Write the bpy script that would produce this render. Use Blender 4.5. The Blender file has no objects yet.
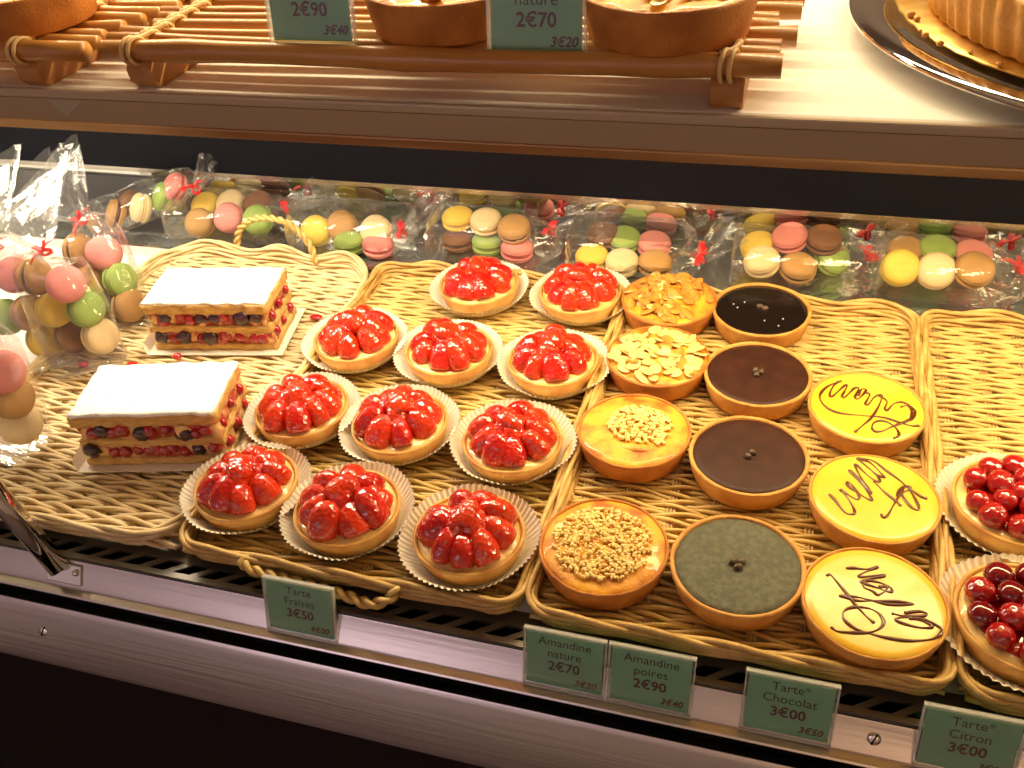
import bpy, bmesh, math, random
from mathutils import Vector, Matrix, noise
PI=math.pi; V=Vector
scene=bpy.context.scene; COL=scene.collection
random.seed(7)

# ------------------------------------------------------------------ camera
YAW,PITCH,ROLL,FPX,CAMZ=0.335745,0.666260,-0.091395,905.11,0.503278
def cam_axes():
    cy,sy,cp,sp=math.cos(YAW),math.sin(YAW),math.cos(PITCH),math.sin(PITCH)
    f=V((-sy*cp,cy*cp,-sp)); r=V((cy,sy,0)); u=r.cross(f)
    cr,sr=math.cos(ROLL),math.sin(ROLL)
    return cr*r+sr*u, -sr*r+cr*u, f
CR,CU,CF=cam_axes()
cd=bpy.data.cameras.new('camera'); cam=bpy.data.objects.new('camera',cd); COL.objects.link(cam)
cd.sensor_width=36; cd.lens=FPX*36/1024; cd.clip_start=.01
m=Matrix((CR,CU,-CF)).transposed().to_4x4(); m.translation=V((0,0,CAMZ)); cam.matrix_world=m
scene.camera=cam
def at(px,py,Z):
    d=CF+(px-512)/FPX*CR-(py-384)/FPX*CU
    t=(Z-CAMZ)/d.z
    return V((0,0,CAMZ))+t*d

# ------------------------------------------------------------------ materials
def mat(name,color,rough=.5,metal=0,spec=.5,coat=0,sss=0,noise_amt=0,noise_scale=60,col2=None,bump=0,bump_scale=200,trans=0,emit=None,coords='Object',stretch=None,c2lo=.4,c2hi=.65,coat_rough=.05,sheen=0):
    M=bpy.data.materials.new(name); M.use_nodes=True
    nt=M.node_tree; B=nt.nodes['Principled BSDF']; L=nt.links
    B.inputs['Base Color'].default_value=(*color,1); B.inputs['Roughness'].default_value=rough
    B.inputs['Metallic'].default_value=metal; B.inputs['Specular IOR Level'].default_value=spec
    B.inputs['Coat Weight'].default_value=coat; B.inputs['Coat Roughness'].default_value=coat_rough
    if sss:
        B.inputs['Subsurface Weight'].default_value=sss; B.inputs['Subsurface Radius'].default_value=(.006,.003,.0015); B.inputs['Subsurface Scale'].default_value=1
    if trans: B.inputs['Transmission Weight'].default_value=trans
    if sheen: B.inputs['Sheen Weight'].default_value=sheen
    if emit: B.inputs['Emission Color'].default_value=(*emit[0],1); B.inputs['Emission Strength'].default_value=emit[1]
    tc=nt.nodes.new('ShaderNodeTexCoord'); src=tc.outputs[coords]
    if stretch:
        mp=nt.nodes.new('ShaderNodeMapping'); mp.inputs['Scale'].default_value=stretch; L.new(src,mp.inputs['Vector']); src=mp.outputs['Vector']
    if col2:
        n=nt.nodes.new('ShaderNodeTexNoise'); n.inputs['Scale'].default_value=noise_scale; n.inputs['Detail'].default_value=4; L.new(src,n.inputs['Vector'])
        r=nt.nodes.new('ShaderNodeValToRGB'); r.color_ramp.elements[0].position=c2lo; r.color_ramp.elements[1].position=c2hi
        r.color_ramp.elements[0].color=(*color,1); r.color_ramp.elements[1].color=(*col2,1)
        L.new(n.outputs['Fac'],r.inputs['Fac']); L.new(r.outputs['Color'],B.inputs['Base Color'])
    if bump:
        n=nt.nodes.new('ShaderNodeTexNoise'); n.inputs['Scale'].default_value=bump_scale; n.inputs['Detail'].default_value=5; L.new(src,n.inputs['Vector'])
        b=nt.nodes.new('ShaderNodeBump'); b.inputs['Strength'].default_value=bump; b.inputs['Distance'].default_value=.002
        L.new(n.outputs['Fac'],b.inputs['Height']); L.new(b.outputs['Normal'],B.inputs['Normal'])
    return M
def seeded(name,color,col2,scale=330,rough=.22):
    M=mat(name,color,rough=rough,coat=1,sss=.0,col2=col2,noise_scale=70,c2lo=.35,c2hi=.7)
    nt=M.node_tree; L=nt.links; B=nt.nodes['Principled BSDF']
    tc=nt.nodes.new('ShaderNodeTexCoord')
    v=nt.nodes.new('ShaderNodeTexVoronoi'); v.inputs['Scale'].default_value=scale; L.new(tc.outputs['Object'],v.inputs['Vector'])
    b=nt.nodes.new('ShaderNodeBump'); b.inputs['Strength'].default_value=.55; b.inputs['Distance'].default_value=.0012
    L.new(v.outputs['Distance'],b.inputs['Height']); L.new(b.outputs['Normal'],B.inputs['Normal']); L.new(b.outputs['Normal'],B.inputs['Coat Normal'])
    return M
def film_mat(name,tint=(1,1,1),gl=.05,fres=.55,milk=.05,bs=90,rough=.09):
    M=bpy.data.materials.new(name); M.use_nodes=True; nt=M.node_tree; nt.nodes.clear(); L=nt.links
    o=nt.nodes.new('ShaderNodeOutputMaterial'); t=nt.nodes.new('ShaderNodeBsdfTransparent'); t.inputs[0].default_value=(*tint,1)
    g=nt.nodes.new('ShaderNodeBsdfGlossy'); g.inputs['Roughness'].default_value=rough; g.inputs['Color'].default_value=(1,1,1,1)
    d=nt.nodes.new('ShaderNodeBsdfDiffuse'); d.inputs[0].default_value=(.9,.9,.88,1)
    tc=nt.nodes.new('ShaderNodeTexCoord'); n=nt.nodes.new('ShaderNodeTexNoise'); n.inputs['Scale'].default_value=bs; n.inputs['Detail'].default_value=3
    L.new(tc.outputs['Object'],n.inputs['Vector'])
    b=nt.nodes.new('ShaderNodeBump'); b.inputs['Strength'].default_value=.5; b.inputs['Distance'].default_value=.004; L.new(n.outputs['Fac'],b.inputs['Height'])
    L.new(b.outputs['Normal'],g.inputs['Normal'])
    lw=nt.nodes.new('ShaderNodeLayerWeight'); lw.inputs['Blend'].default_value=.35; L.new(b.outputs['Normal'],lw.inputs['Normal'])
    ma=nt.nodes.new('ShaderNodeMath'); ma.operation='MULTIPLY_ADD'; ma.inputs[1].default_value=fres; ma.inputs[2].default_value=gl; L.new(lw.outputs['Fresnel'],ma.inputs[0])
    m1=nt.nodes.new('ShaderNodeMixShader'); m1.inputs[0].default_value=milk; L.new(t.outputs[0],m1.inputs[1]); L.new(d.outputs[0],m1.inputs[2])
    m2=nt.nodes.new('ShaderNodeMixShader'); L.new(ma.outputs[0],m2.inputs[0]); L.new(m1.outputs[0],m2.inputs[1]); L.new(g.outputs[0],m2.inputs[2])
    L.new(m2.outputs[0],o.inputs[0]); return M

M={}
M['wicker']=mat('wicker',(.52,.32,.085),rough=.42,col2=(.72,.52,.19),noise_scale=95,coords='Object',stretch=(.35,1,1),c2lo=.3,c2hi=.7,bump=.15,bump_scale=500)
M['wicker_pale']=mat('wicker_pale',(.60,.42,.20),rough=.42,col2=(.80,.65,.38),noise_scale=95,stretch=(.35,1,1),c2lo=.3,c2hi=.7,bump=.15,bump_scale=500)
M['wicker_rim']=mat('wicker_rim',(.46,.26,.07),rough=.42,col2=(.68,.46,.16),noise_scale=80,c2lo=.3,c2hi=.7,bump=.2,bump_scale=400)
M['stake']=mat('stake',(.50,.33,.13),rough=.5,col2=(.66,.47,.22),noise_scale=60)
M['crust']=mat('crust',(.66,.34,.08),rough=.55,col2=(.52,.22,.04),noise_scale=55,bump=.35,bump_scale=700)
M['crust_pale']=mat('crust_pale',(.72,.42,.11),rough=.55,col2=(.56,.25,.05),noise_scale=45,bump=.35,bump_scale=700)
M['crust_dark']=mat('crust_dark',(.58,.23,.04),rough=.6,col2=(.42,.14,.02),noise_scale=45,bump=.4,bump_scale=600)
M['custard']=mat('custard',(.78,.50,.15),rough=.3,coat=.6,col2=(.85,.62,.28),noise_scale=60,bump=.4,bump_scale=150)
M['strawberry']=seeded('strawberry',(.58,.022,.005),(.76,.052,.008))
M['strawberry_deep']=seeded('strawberry_deep',(.46,.008,.005),(.66,.022,.008))
M['paper']=mat('paper',(.78,.72,.62),rough=.8,spec=.2)
M['choc_gloss']=mat('choc_gloss',(.010,.006,.005),rough=.22,spec=.25,coat=.05,bump=.05,bump_scale=300)
M['choc_matte']=mat('choc_matte',(.034,.010,.006),rough=.5,spec=.25,col2=(.050,.015,.008),noise_scale=70,bump=.1,bump_scale=700)
M['choc_grey']=mat('choc_grey',(.075,.074,.048),rough=.6,spec=.4,col2=(.115,.112,.075),noise_scale=240,bump=.4,bump_scale=420)  # mottled grey-brown filling, used on the front chocolate tart alone
M['nib']=mat('nib',(.06,.03,.02),rough=.4,spec=.5,col2=(.15,.10,.06),noise_scale=300)
M['lemon']=mat('lemon',(.80,.47,.030),rough=.32,coat=.35,coat_rough=.2,col2=(.84,.55,.07),noise_scale=25,bump=.06,bump_scale=90)
M['writing_choc']=mat('writing_choc',(.10,.025,.006),rough=.3,coat=.4)
M['frangipane']=mat('frangipane',(.84,.41,.035),rough=.5,coat=.25,col2=(.46,.13,.012),noise_scale=45,bump=.5,bump_scale=250,c2lo=.47,c2hi=.68)
M['almond']=mat('almond',(.82,.58,.22),rough=.4,coat=.25,col2=(.74,.42,.10),noise_scale=90,c2lo=.45,c2hi=.75)
M['almond_toasted']=mat('almond_toasted',(.66,.31,.05),rough=.35,coat=.5,col2=(.42,.12,.015),noise_scale=70,c2lo=.4,c2hi=.7)
M['nuts']=mat('nuts',(.92,.72,.28),rough=.5,coat=.15,col2=(.86,.55,.14),noise_scale=120,c2lo=.45,c2hi=.75)
M['sugar']=mat('sugar',(.93,.92,.90),rough=.9,spec=.1,bump=.5,bump_scale=500)
M['puff']=mat('puff',(.78,.52,.18),rough=.7,col2=(.62,.34,.09),noise_scale=120,bump=.8,bump_scale=350,stretch=(1,1,5))
M['cream']=mat('cream',(.78,.52,.22),rough=.45,coat=.3,col2=(.42,.05,.03),noise_scale=70,bump=.7,bump_scale=130,c2lo=.46,c2hi=.56)
M['redcurrant']=mat('redcurrant',(.50,.012,.020),rough=.15,coat=1,col2=(.30,.006,.02),noise_scale=90)
M['blackberry']=mat('blackberry',(.035,.008,.022),rough=.25,coat=.6,bump=.5,bump_scale=300)
M['raspberry']=seeded('raspberry',(.30,.006,.008),(.46,.014,.010),scale=260,rough=.18)
M['cherry']=mat('cherry',(.16,.004,.010),rough=.1,coat=1)
M['glaze']=mat('glaze',(.45,.012,.008),rough=.1,coat=1,bump=.4,bump_scale=120)
def mac(n,c,c2=None): M[n]=mat('macaron_'+n,c,rough=.6,spec=.25,col2=c2 or tuple(x*.92 for x in c),noise_scale=60,bump=.12,bump_scale=500)
mac('pink',(.70,.25,.23)); mac('green',(.29,.41,.10)); mac('yellow',(.78,.56,.09)); mac('cream_shell',(.74,.58,.33)); mac('caramel',(.45,.25,.085)); mac('brown',(.20,.085,.04))
M['fill_choc']=mat('filling_choc',(.08,.03,.015),rough=.5); M['fill_cream']=mat('filling_cream',(.80,.62,.30),rough=.5); M['fill_red']=mat('filling_red',(.55,.10,.10),rough=.5); M['fill_green']=mat('filling_green',(.22,.30,.06),rough=.5)
M['film']=film_mat('cellophane',gl=.03,fres=.40,milk=.02,bs=60); M['film_gather']=film_mat('cellophane_gather',gl=.012,fres=.24,milk=.018,bs=45,rough=.14)
M['ribbon']=mat('ribbon',(.70,.02,.025),rough=.35,coat=.3)
M['card']=mat('card',(.80,.76,.66),rough=.6)
M['acrylic_edge']=film_mat('acrylic_edge',gl=.08,fres=.3,milk=.35,bs=3)
M['acrylic']=film_mat('acrylic',tint=(.98,1,.99),gl=.01,fres=.16,milk=.01,bs=3)
M['sign_card']=mat('sign_card',(.21,.44,.29),rough=.6,coat=.0,col2=(.17,.39,.25),noise_scale=40)
M['sign_text']=mat('sign_text',(.030,.012,.018),rough=.6)
M['sign_price']=mat('sign_price',(.085,.004,.018),rough=.6)
M['steel']=mat('steel',(.60,.57,.54),rough=.26,metal=1,bump=.10,bump_scale=260,stretch=(.03,1,1),col2=(.44,.39,.36),noise_scale=22,c2lo=.35,c2hi=.75)
M['steel_bright']=mat('steel_bright',(.75,.74,.73),rough=.18,metal=1)
M['chrome']=mat('chrome',(.80,.78,.77),rough=.06,metal=1)
M['grille']=mat('grille',(.20,.19,.17),rough=.35,metal=.8)
M['mirror']=mat('mirror',(.60,.62,.63),rough=.03,metal=1)
M['ledge']=mat('ledge',(.46,.49,.50),rough=.06,metal=.85,bump=.03,bump_scale=30)
M['deck']=mat('deck',(.80,.78,.72),rough=.4)
M['black']=mat('black',(.006,.006,.010),rough=.5,spec=.08)
M['panel_dark']=mat('panel_dark',(.012,.007,.008),rough=.6,spec=.2)
M['laminate']=mat('laminate',(.86,.84,.78),rough=.25,coat=.2)
M['shelf_edge']=mat('shelf_edge',(.40,.29,.17),rough=.45)
M['shelf_lip']=mat('shelf_lip',(.48,.38,.26),rough=.3)
M['brass']=mat('brass',(.80,.52,.20),rough=.3,metal=.2,col2=(.35,.17,.05),noise_scale=30,stretch=(.15,1,1))
M['bamboo']=mat('bamboo',(.44,.18,.035),rough=.4,coat=.2,col2=(.55,.27,.06),noise_scale=40,stretch=(.15,1,1))
M['bamboo_runner']=mat('bamboo_runner',(.45,.20,.06),rough=.5,col2=(.55,.27,.09),noise_scale=60,stretch=(1,.2,1))
M['lashing']=mat('lashing',(.72,.48,.20),rough=.5)
M['gold_card']=mat('gold_card',(.75,.50,.16),rough=.3,metal=.85,col2=(.60,.32,.06),noise_scale=60)
M['tart_side']=mat('tart_side',(.72,.38,.08),rough=.55,col2=(.58,.26,.04),noise_scale=50,bump=.3,bump_scale=400)
M['floor']=mat('floor',(.12,.08,.06),rough=.4); M['room_wall']=mat('room_wall',(.62,.54,.48),rough=.8); M['room_ceiling']=mat('room_ceiling',(.6,.52,.45),rough=.9)
M['case_back']=mat('case_back',(.07,.05,.045),rough=.6)

# ------------------------------------------------------------------ mesh helpers
class MB:
    def __init__(s): s.v=[]; s.f=[]
    def add(s,vs,fs):
        n=len(s.v); s.v+= [tuple(p) for p in vs]; s.f+=[tuple(i+n for i in f) for f in fs]; return s
    def box(s,x0,x1,y0,y1,z0,z1,mtx=None):
        vs=[V((x,y,z)) for z in (z0,z1) for y in (y0,y1) for x in (x0,x1)]
        if mtx: vs=[mtx@p for p in vs]
        return s.add(vs,[(0,2,3,1),(4,5,7,6),(0,1,5,4),(2,6,7,3),(0,4,6,2),(1,3,7,5)])
    def tube(s,pts,r,n=6,cap=True,closed=False,flat=1.0):
        pts=[V(p) for p in pts]; N=len(pts)
        if not hasattr(r,'__len__'): r=[r]*N
        vs=[]; nrm=None
        for i,p in enumerate(pts):
            if closed: t=pts[(i+1)%N]-pts[i-1]
            else: t=pts[min(i+1,N-1)]-pts[max(i-1,0)]
            if t.length<1e-9: t=V((1,0,0))
            t.normalize()
            if nrm is None:
                nrm=V((0,0,1)) if abs(t.z)<.9 else V((1,0,0))
            nrm=nrm-t*nrm.dot(t)
            if nrm.length<1e-6: nrm=t.orthogonal()
            nrm.normalize(); b=t.cross(nrm)
            for k in range(n):
                a=2*PI*k/n; vs.append(p+(nrm*math.cos(a)*flat+b*math.sin(a))*r[i])
        fs=[]
        for i in range(N if closed else N-1):
            j=(i+1)%N
            for k in range(n):
                k2=(k+1)%n; fs.append((i*n+k,i*n+k2,j*n+k2,j*n+k))
        if cap and not closed: fs+= [tuple(range(n))[::-1],tuple((N-1)*n+k for k in range(n))]
        return s.add(vs,fs)
    def lathe(s,prof,n=48,fn=None):
        # prof: list of (r,z); fn(r,z,ang)->(r,z)
        vs=[];fs=[];idx=[]
        for (r,z) in prof:
            if r<1e-7: vs.append((0,0,z)); idx.append([len(vs)-1]*n); continue
            row=[]
            for k in range(n):
                a=2*PI*k/n; rr,zz=(fn(r,z,a) if fn else (r,z)); vs.append((rr*math.cos(a),rr*math.sin(a),zz)); row.append(len(vs)-1)
            idx.append(row)
        for i in range(len(prof)-1):
            for k in range(n):
                k2=(k+1)%n; q=[idx[i][k],idx[i][k2],idx[i+1][k2],idx[i+1][k]]
                u=[]; [u.append(t) for t in q if t not in u]
                if len(u)>2: fs.append(tuple(u))
        return s.add(vs,fs)
    def ball(s,c,r,nu=12,nv=8,sc=(1,1,1),mtx=None,fn=None):
        vs=[];fs=[]
        for i in range(nv+1):
            th=PI*i/nv
            for k in range(nu):
                a=2*PI*k/nu; p=V((math.sin(th)*math.cos(a)*sc[0],math.sin(th)*math.sin(a)*sc[1],math.cos(th)*sc[2]))
                if fn: p=fn(p)
                p=p*r
                if mtx: p=mtx@p
                vs.append(p+V(c))
        for i in range(nv):
            for k in range(nu):
                k2=(k+1)%nu; fs.append((i*nu+k,(i+1)*nu+k,(i+1)*nu+k2,i*nu+k2))
        return s.add(vs,fs)
    def mesh(s,name,smooth=True,mats=()):
        me=bpy.data.meshes.new(name); me.from_pydata(s.v,[],s.f); me.validate()
        bm=bmesh.new(); bm.from_mesh(me); bmesh.ops.remove_doubles(bm,verts=bm.verts,dist=1e-6); bmesh.ops.recalc_face_normals(bm,faces=bm.faces); bm.to_mesh(me); bm.free()
        for m_ in mats: me.materials.append(m_)
        if smooth:
            for p in me.polygons: p.use_smooth=True
        return me
    def obj(s,name,m_,parent=None,smooth=True,loc=None):
        return link(name,s.mesh(name,smooth,[m_]),parent,loc)
def link(name,me,parent=None,loc=None,rot=None,scale=None,m_=None):
    o=bpy.data.objects.new(name,me); COL.objects.link(o)
    if parent: o.parent=parent
    if loc is not None: o.location=loc
    if rot is not None: o.rotation_euler=rot
    if scale is not None: o.scale=scale
    if m_: o.material_slots[0].link='OBJECT'; o.material_slots[0].material=m_
    return o
def autosmooth(o,ang=35):
    me=o.data
    bm=bmesh.new(); bm.from_mesh(me)
    for e in bm.edges:
        if len(e.link_faces)==2 and e.calc_face_angle(0)>math.radians(ang): e.smooth=False
    bm.to_mesh(me); bm.free()
    return o
def thing(name,label,cat,loc=(0,0,0),rz=0,group=None,rot=None):
    o=bpy.data.objects.new(name,None); COL.objects.link(o); o.empty_display_size=.01
    o.location=loc; o.rotation_euler=rot or (0,0,rz); return tag(o,label,cat,group)
def tag(o,label,cat,group=None):
    o['label']=label; o['category']=cat
    if group: o['group']=group
    return o
def structure(o): o['kind']='structure'; return o
def bevel(o,w,seg=2):
    b=o.modifiers.new('bevel','BEVEL'); b.width=w; b.segments=seg; b.limit_method='ANGLE'; b.angle_limit=math.radians(30)
    return o

# ------------------------------------------------------------------ the setting
DECK=-.0125; SH=.322
XL,XR=-1.9,1.6
structure(MB().box(-3,3,-3,1.4,-1.1,-1.0).obj('floor',M['floor'],smooth=False))
structure(MB().box(-3,3,-3.1,-3,-1,1.7).obj('wall_front',M['room_wall'],smooth=False))
structure(MB().box(-3,3,1.3,1.4,-1,1.7).obj('wall_back',M['case_back'],smooth=False))
structure(MB().box(-3.1,-3,-3,1.4,-1,1.7).obj('wall_left',M['room_wall'],smooth=False))
structure(MB().box(3,3.1,-3,1.4,-1,1.7).obj('wall_right',M['room_wall'],smooth=False))
structure(MB().box(-3,3,-3,1.4,1.7,1.8).obj('ceiling',M['room_ceiling'],smooth=False))

case=thing('display_case','long stainless steel pastry display case with white deck holding the wicker trays','display case',(0,0,-1.0))
def cp(b,name,m_,smooth=False):
    o=b.obj(name,m_,case,smooth); o.location=(0,0,1.0); return o
cp(MB().box(XL,XR,.3742,.776,DECK-.02,DECK),'deck',M['deck'])
# slotted air grille along the front (slots are real openings over a dark tray)
g=MB(); GZ=DECK; gy0,gy1=.346,.374; sy0,sy1=.3508,.3610
g.box(XL,XR,sy1,gy1,GZ-.003,GZ); g.box(XL,XR,gy0,sy0,GZ-.003,GZ)
x=XL
while x<XR:
    sk=.014
    vs=[V((x,sy0,GZ)),V((x+.0075,sy0,GZ)),V((x+.0075+sk,sy1,GZ)),V((x+sk,sy1,GZ))]
    vs+= [p-V((0,0,.002)) for p in vs]
    g.add(vs,[(0,1,2,3),(7,6,5,4),(0,4,5,1),(1,5,6,2),(2,6,7,3),(3,7,4,0)]); x+=.0225
cp(g,'air_grille',M['grille'])
cp(MB().box(XL,XR,gy0,gy1,GZ-.045,GZ-.04).box(XL,XR,gy1-.001,gy1,GZ-.04,GZ-.003).box(XL,XR,gy0,gy0+.001,GZ-.04,GZ-.003),'grille_tray',M['black'])
# front rail: folded steel profile
def extrude(prof,name,m_,sm=False):
    n=len(prof); b=MB(); b.add([(XL,y,z) for y,z in prof]+[(XR,y,z) for y,z in prof],[(i,(i+1)%n,n+(i+1)%n,n+i) for i in range(n)]+[tuple(range(n))[::-1],tuple(range(n,2*n))])
    return autosmooth(cp(b,name,m_,True),30)
extrude([(.3505,-.0165),(.3485,-.0150),(.3465,-.0158),(.3450,-.0180),(.3350,-.0350),(.3335,-.0362),(.3280,-.0366),(.3270,-.0378),(.3270,-.045),(.3505,-.045)],'front_rail',M['steel'])
extrude([(.3268,-.052),(.3268,-.046),(.3165,-.046),(.3165,-.052)],'rail_gap',M['black'])
extrude([(.3165,-.045),(.3165,-.0370),(.3150,-.0355),(.3135,-.0372),(.3120,-.040),(.2935,-.0750),(.2925,-.080),(.30,-.080)],'front_fascia',M['steel'])
cp(MB().box(XL,XR,.305,.325,-1.0,-.079),'front_panel',M['panel_dark'])
cp(MB().box(XL,XR,.776,.862,-.030,-.001),'ledge',M['ledge'])
cp(MB().box(XL,XR,.7735,.7765,-.030,.0004),'ledge_trim',M['steel_bright'])
cp(MB().box(XL,XR,.862,.868,-.03,.052),'back_mirror',M['mirror'])
cp(MB().box(XL,XR,.858,.868,.053,.0585),'mirror_trim',M['steel'])
cp(MB().box(XL,XR,.8585,.868,.0585,.2975),'back_panel',M['black'])
cp(MB().box(XL,XR,.78,.95,-1.0,-.031),'rear_carcass',M['panel_dark'])
def screw(p,nrm,r=.0042):
    b=MB(); b.lathe([(0,.0012),(r*.6,.0011),(r*.95,.0005),(r,0),(r,-.001)],20)
    o=b.obj('screw',M['chrome'],case); q=V(nrm).to_track_quat('Z','Y'); o.location=V(p)+V((0,0,1)); o.rotation_euler=q.to_euler()
    s_=MB().box(-r*.9,r*.9,-.0005,.0005,.0002,.00135).obj('slot',M['black'],o,False); s_.rotation_euler=(0,0,1.2)
nr=V((0,-.017,.010)).normalized(); 
screw(V((.0945,.3400,-.0262)),nr)
nf=V((0,-.035,.0185)).normalized()
screw(V((-.5085,.3045,-.0555)),nf)
# chrome support arm with bracket at the left
arm=thing('support_arm','angled chrome support arm screwed to the front rail by a small bracket','support arm',(-.503,.3405,-.026))
b=MB(); b.box(-.016,.0165,-.0085,.0085,0,.0022); o=bevel(b.obj('bracket_plate',M['chrome'],arm,False),.001); o.rotation_euler=nr.to_track_quat('Z','Y').to_euler()
b=MB(); b.tube([(-.003,0,.003),(-.042,.010,.078),(-.12,.030,.228)],.0085,18); b.obj('arm_tube',M['chrome'],arm)
for dx in (-.0125,.0125):
    b=MB(); b.ball((dx,-.001,.0035),.0028); b.obj('bolt',M['chrome'],arm)

# upper shelf
shelf=thing('upper_shelf','cream laminate shelf above the pastries carrying bamboo racks and a silver platter','shelf',(0,0,SH))
def sp(b,n,m_): return b.obj(n,m_,shelf,False)
bevel(sp(MB().box(XL,XR,.4475,1.0,-.018,0),'shelf_board',M['laminate']),.002)
bevel(sp(MB().box(XL,XR,.4435,.4475,-.0055,.0002),'shelf_lip',M['shelf_lip']),.0015)
sp(MB().box(XL,XR,.4440,.4480,-.0195,-.0055),'edge_band',M['shelf_edge'])
bevel(sp(MB().box(XL,XR,.4425,.4490,-.0255,-.0195),'edge_strip',M['brass']),.001)
b=MB(); q=[(-.4415,.4432,-.006),(-.4150,.4432,-.006),(-.4300,.4432,-.0165)]
b.add([V(p) for p in q]+[V(p)-V((0,.0012,0)) for p in q],[(0,1,2),(5,4,3),(0,3,4,1),(1,4,5,2),(2,5,3,0)])
b.obj('edge_clip',M['acrylic'],shelf,False)

# ------------------------------------------------------------------ wicker trays
BX,BY0,BY1=.1310,.366,.768
def twined(b,f,L,pitch,r,ay,az,ph=0,sgn=1,n=5,strands=2,step=6):
    N=max(4,int(L/pitch*step))
    for s in range(strands):
        pts=[]
        for i in range(N+1):
            t=i/N*L; th=ph+2*PI*s/strands+sgn*2*PI*t/(pitch*2)
            pts.append(f(t,ay*math.sin(th),az*math.cos(th)))
        b.tube(pts,r,n)
def base_mesh(seed):
    R=random.Random(seed); b=MB(); y=BY0+.003; i=0; pitch=.0335
    while y<BY1:
        jy=R.uniform(-.0006,.0006); w=R.uniform(.9,1.12); x0=-BX+R.uniform(-.002,.002)
        amp=R.uniform(.0004,.0012); wl=R.uniform(.05,.11); p0=R.uniform(0,6)
        f=lambda t,a,c,y=y,jy=jy,x0=x0,amp=amp,wl=wl,p0=p0: V((x0+t,y+jy+a+amp*math.sin(t/wl*2*PI+p0),-.0046+c))
        twined(b,f,2*BX,pitch,.00205*w,.0023,.0021,ph=R.uniform(-.25,.25)+PI/2,sgn=1 if i%2 else -1)
        y+=.0073; i+=1
    return b.mesh('weave',True,[M['wicker']])
def stakes_mesh():
    b=MB(); n=8
    for k in range(n):
        x=-BX+.012+k*.0335
        for d in (-.0026,0,.0026):
            zz=-.0050
            b.tube([(x+d,BY0,zz),(x+d,BY1,zz)],.0013,5)
    return b.mesh('stakes',True,[M['stake']])
def rrect(x0,x1,y0,y1,r,n=6):
    pts=[]
    for cx,cy,a0 in ((x1-r,y0+r,-PI/2),(x1-r,y1-r,0),(x0+r,y1-r,PI/2),(x0+r,y0+r,PI)):
        for k in range(n+1):
            a=a0+PI/2*k/n; pts.append(V((cx+r*math.cos(a),cy+r*math.sin(a),0)))
    return pts
def resample(pts,step,closed=True):
    P=pts+[pts[0]] if closed else pts; out=[]; acc=0
    for a,c in zip(P,P[1:]):
        L=(c-a).length
        while acc<L: out.append(a.lerp(c,acc/L) if L else a); acc+=step
        acc-=L
    return out
def rim_mesh(seed,rc=.018,back_wave=.006):
    R=random.Random(seed); b=MB()
    for lev,(off,z,r) in enumerate(((-.0002,-.0042,.0022),(.0008,-.0004,.0021),(.0018,.0034,.0022),(.0026,.0072,.0022))):
        P=resample(rrect(-BX-off,BX+off,BY0-off-.001,BY1+off+.001,rc),.0060)
        N=len(P); waves=max(1,round(N*.0060/(.16,.13,.15,.115)[lev]))
        for q in range(2):
            pts=[]
            for i,p in enumerate(P):
                t=(P[(i+1)%N]-P[i-1]).normalized(); nrm=V((t.y,-t.x,0))
                th=PI*q+2*PI*i/N*waves*(1 if lev%2 else -1)+R.uniform(-.08,.08)
                k=max(0,min(1,(p.y-BY1+.03)/.03)); zz=z+back_wave*k*(.2+.27*lev)*(.55+.45*math.sin(p.x*2*PI/.085+.6))
                pts.append(p+nrm*(.0017*math.sin(th))+V((0,0,zz+.0021*math.cos(th))))
            b.tube(pts,r,6,closed=True)
    return b.mesh('rim',True,[M['wicker_rim']])
def twist_path(b,pts,r,strands=2,pitch=.02,amp=None,n=7):
    amp=amp or r*.95; P=resample([V(p) for p in pts],.0025,False); N=len(P)
    for s in range(strands):
        o=[];nrm=None
        for i,p in enumerate(P):
            t=(P[min(i+1,N-1)]-P[max(i-1,0)]).normalized()
            if nrm is None: nrm=t.orthogonal()
            nrm=(nrm-t*nrm.dot(t)).normalized(); bb=t.cross(nrm); th=2*PI*(s/strands+i*.0025/pitch)
            o.append(p+(nrm*math.cos(th)+bb*math.sin(th))*amp)
        b.tube(o,r,n)
def bez(ctrl,n=30):
    # Catmull-Rom
    C=[V(c) for c in ctrl]; C=[C[0]*2-C[1]]+C+[C[-1]*2-C[-2]]; out=[]
    for i in range(1,len(C)-2):
        for k in range(n):
            t=k/n; a,b_,c,d=C[i-1],C[i],C[i+1],C[i+2]
            out.append(.5*((2*b_)+(c-a)*t+(2*a-5*b_+4*c-d)*t*t+(3*b_-a-3*c+d)*t**3))
    out.append(C[-2]); return out
weaves=[base_mesh(s) for s in (1,2,3)]; stk=stakes_mesh(); rims=[rim_mesh(1,.045,.010),rim_mesh(2),rim_mesh(3)]
trays=[]
for i,(cx,lab,wv,rm) in enumerate(((-.542,'pale wicker tray with two cream slices, at the left end of the row',0,0),(-.272,'wicker tray full of strawberry tarts, rope handle hanging over its front',1,1),
      (.001,'wicker tray holding the chocolate, almond and lemon tarts',2,2),(.2735,'wicker tray at the right edge holding the cherry tarts, mostly empty',0,1))):
    t=thing('wicker_tray',lab,'tray',(cx,0,0),0,'wicker trays on the display deck')
    mm=M['wicker_pale'] if i==0 else M['wicker']
    link('weave',weaves[wv],t,m_=mm); link('stakes',stk,t); link('rim',rims[rm],t,m_=M['wicker_pale'] if i==0 else None); trays.append(t)
b=MB(); twist_path(b,bez([(-.070,.364,.004),(-.073,.3575,.006),(-.064,.3555,.002),(-.03,.3545,-.001),(.005,.3535,-.003),(.030,.3505,-.004),(.045,.356,.002),(.048,.364,.006)]),.0024,2,.022); b.obj('handle',M['wicker'],trays[1])
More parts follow.
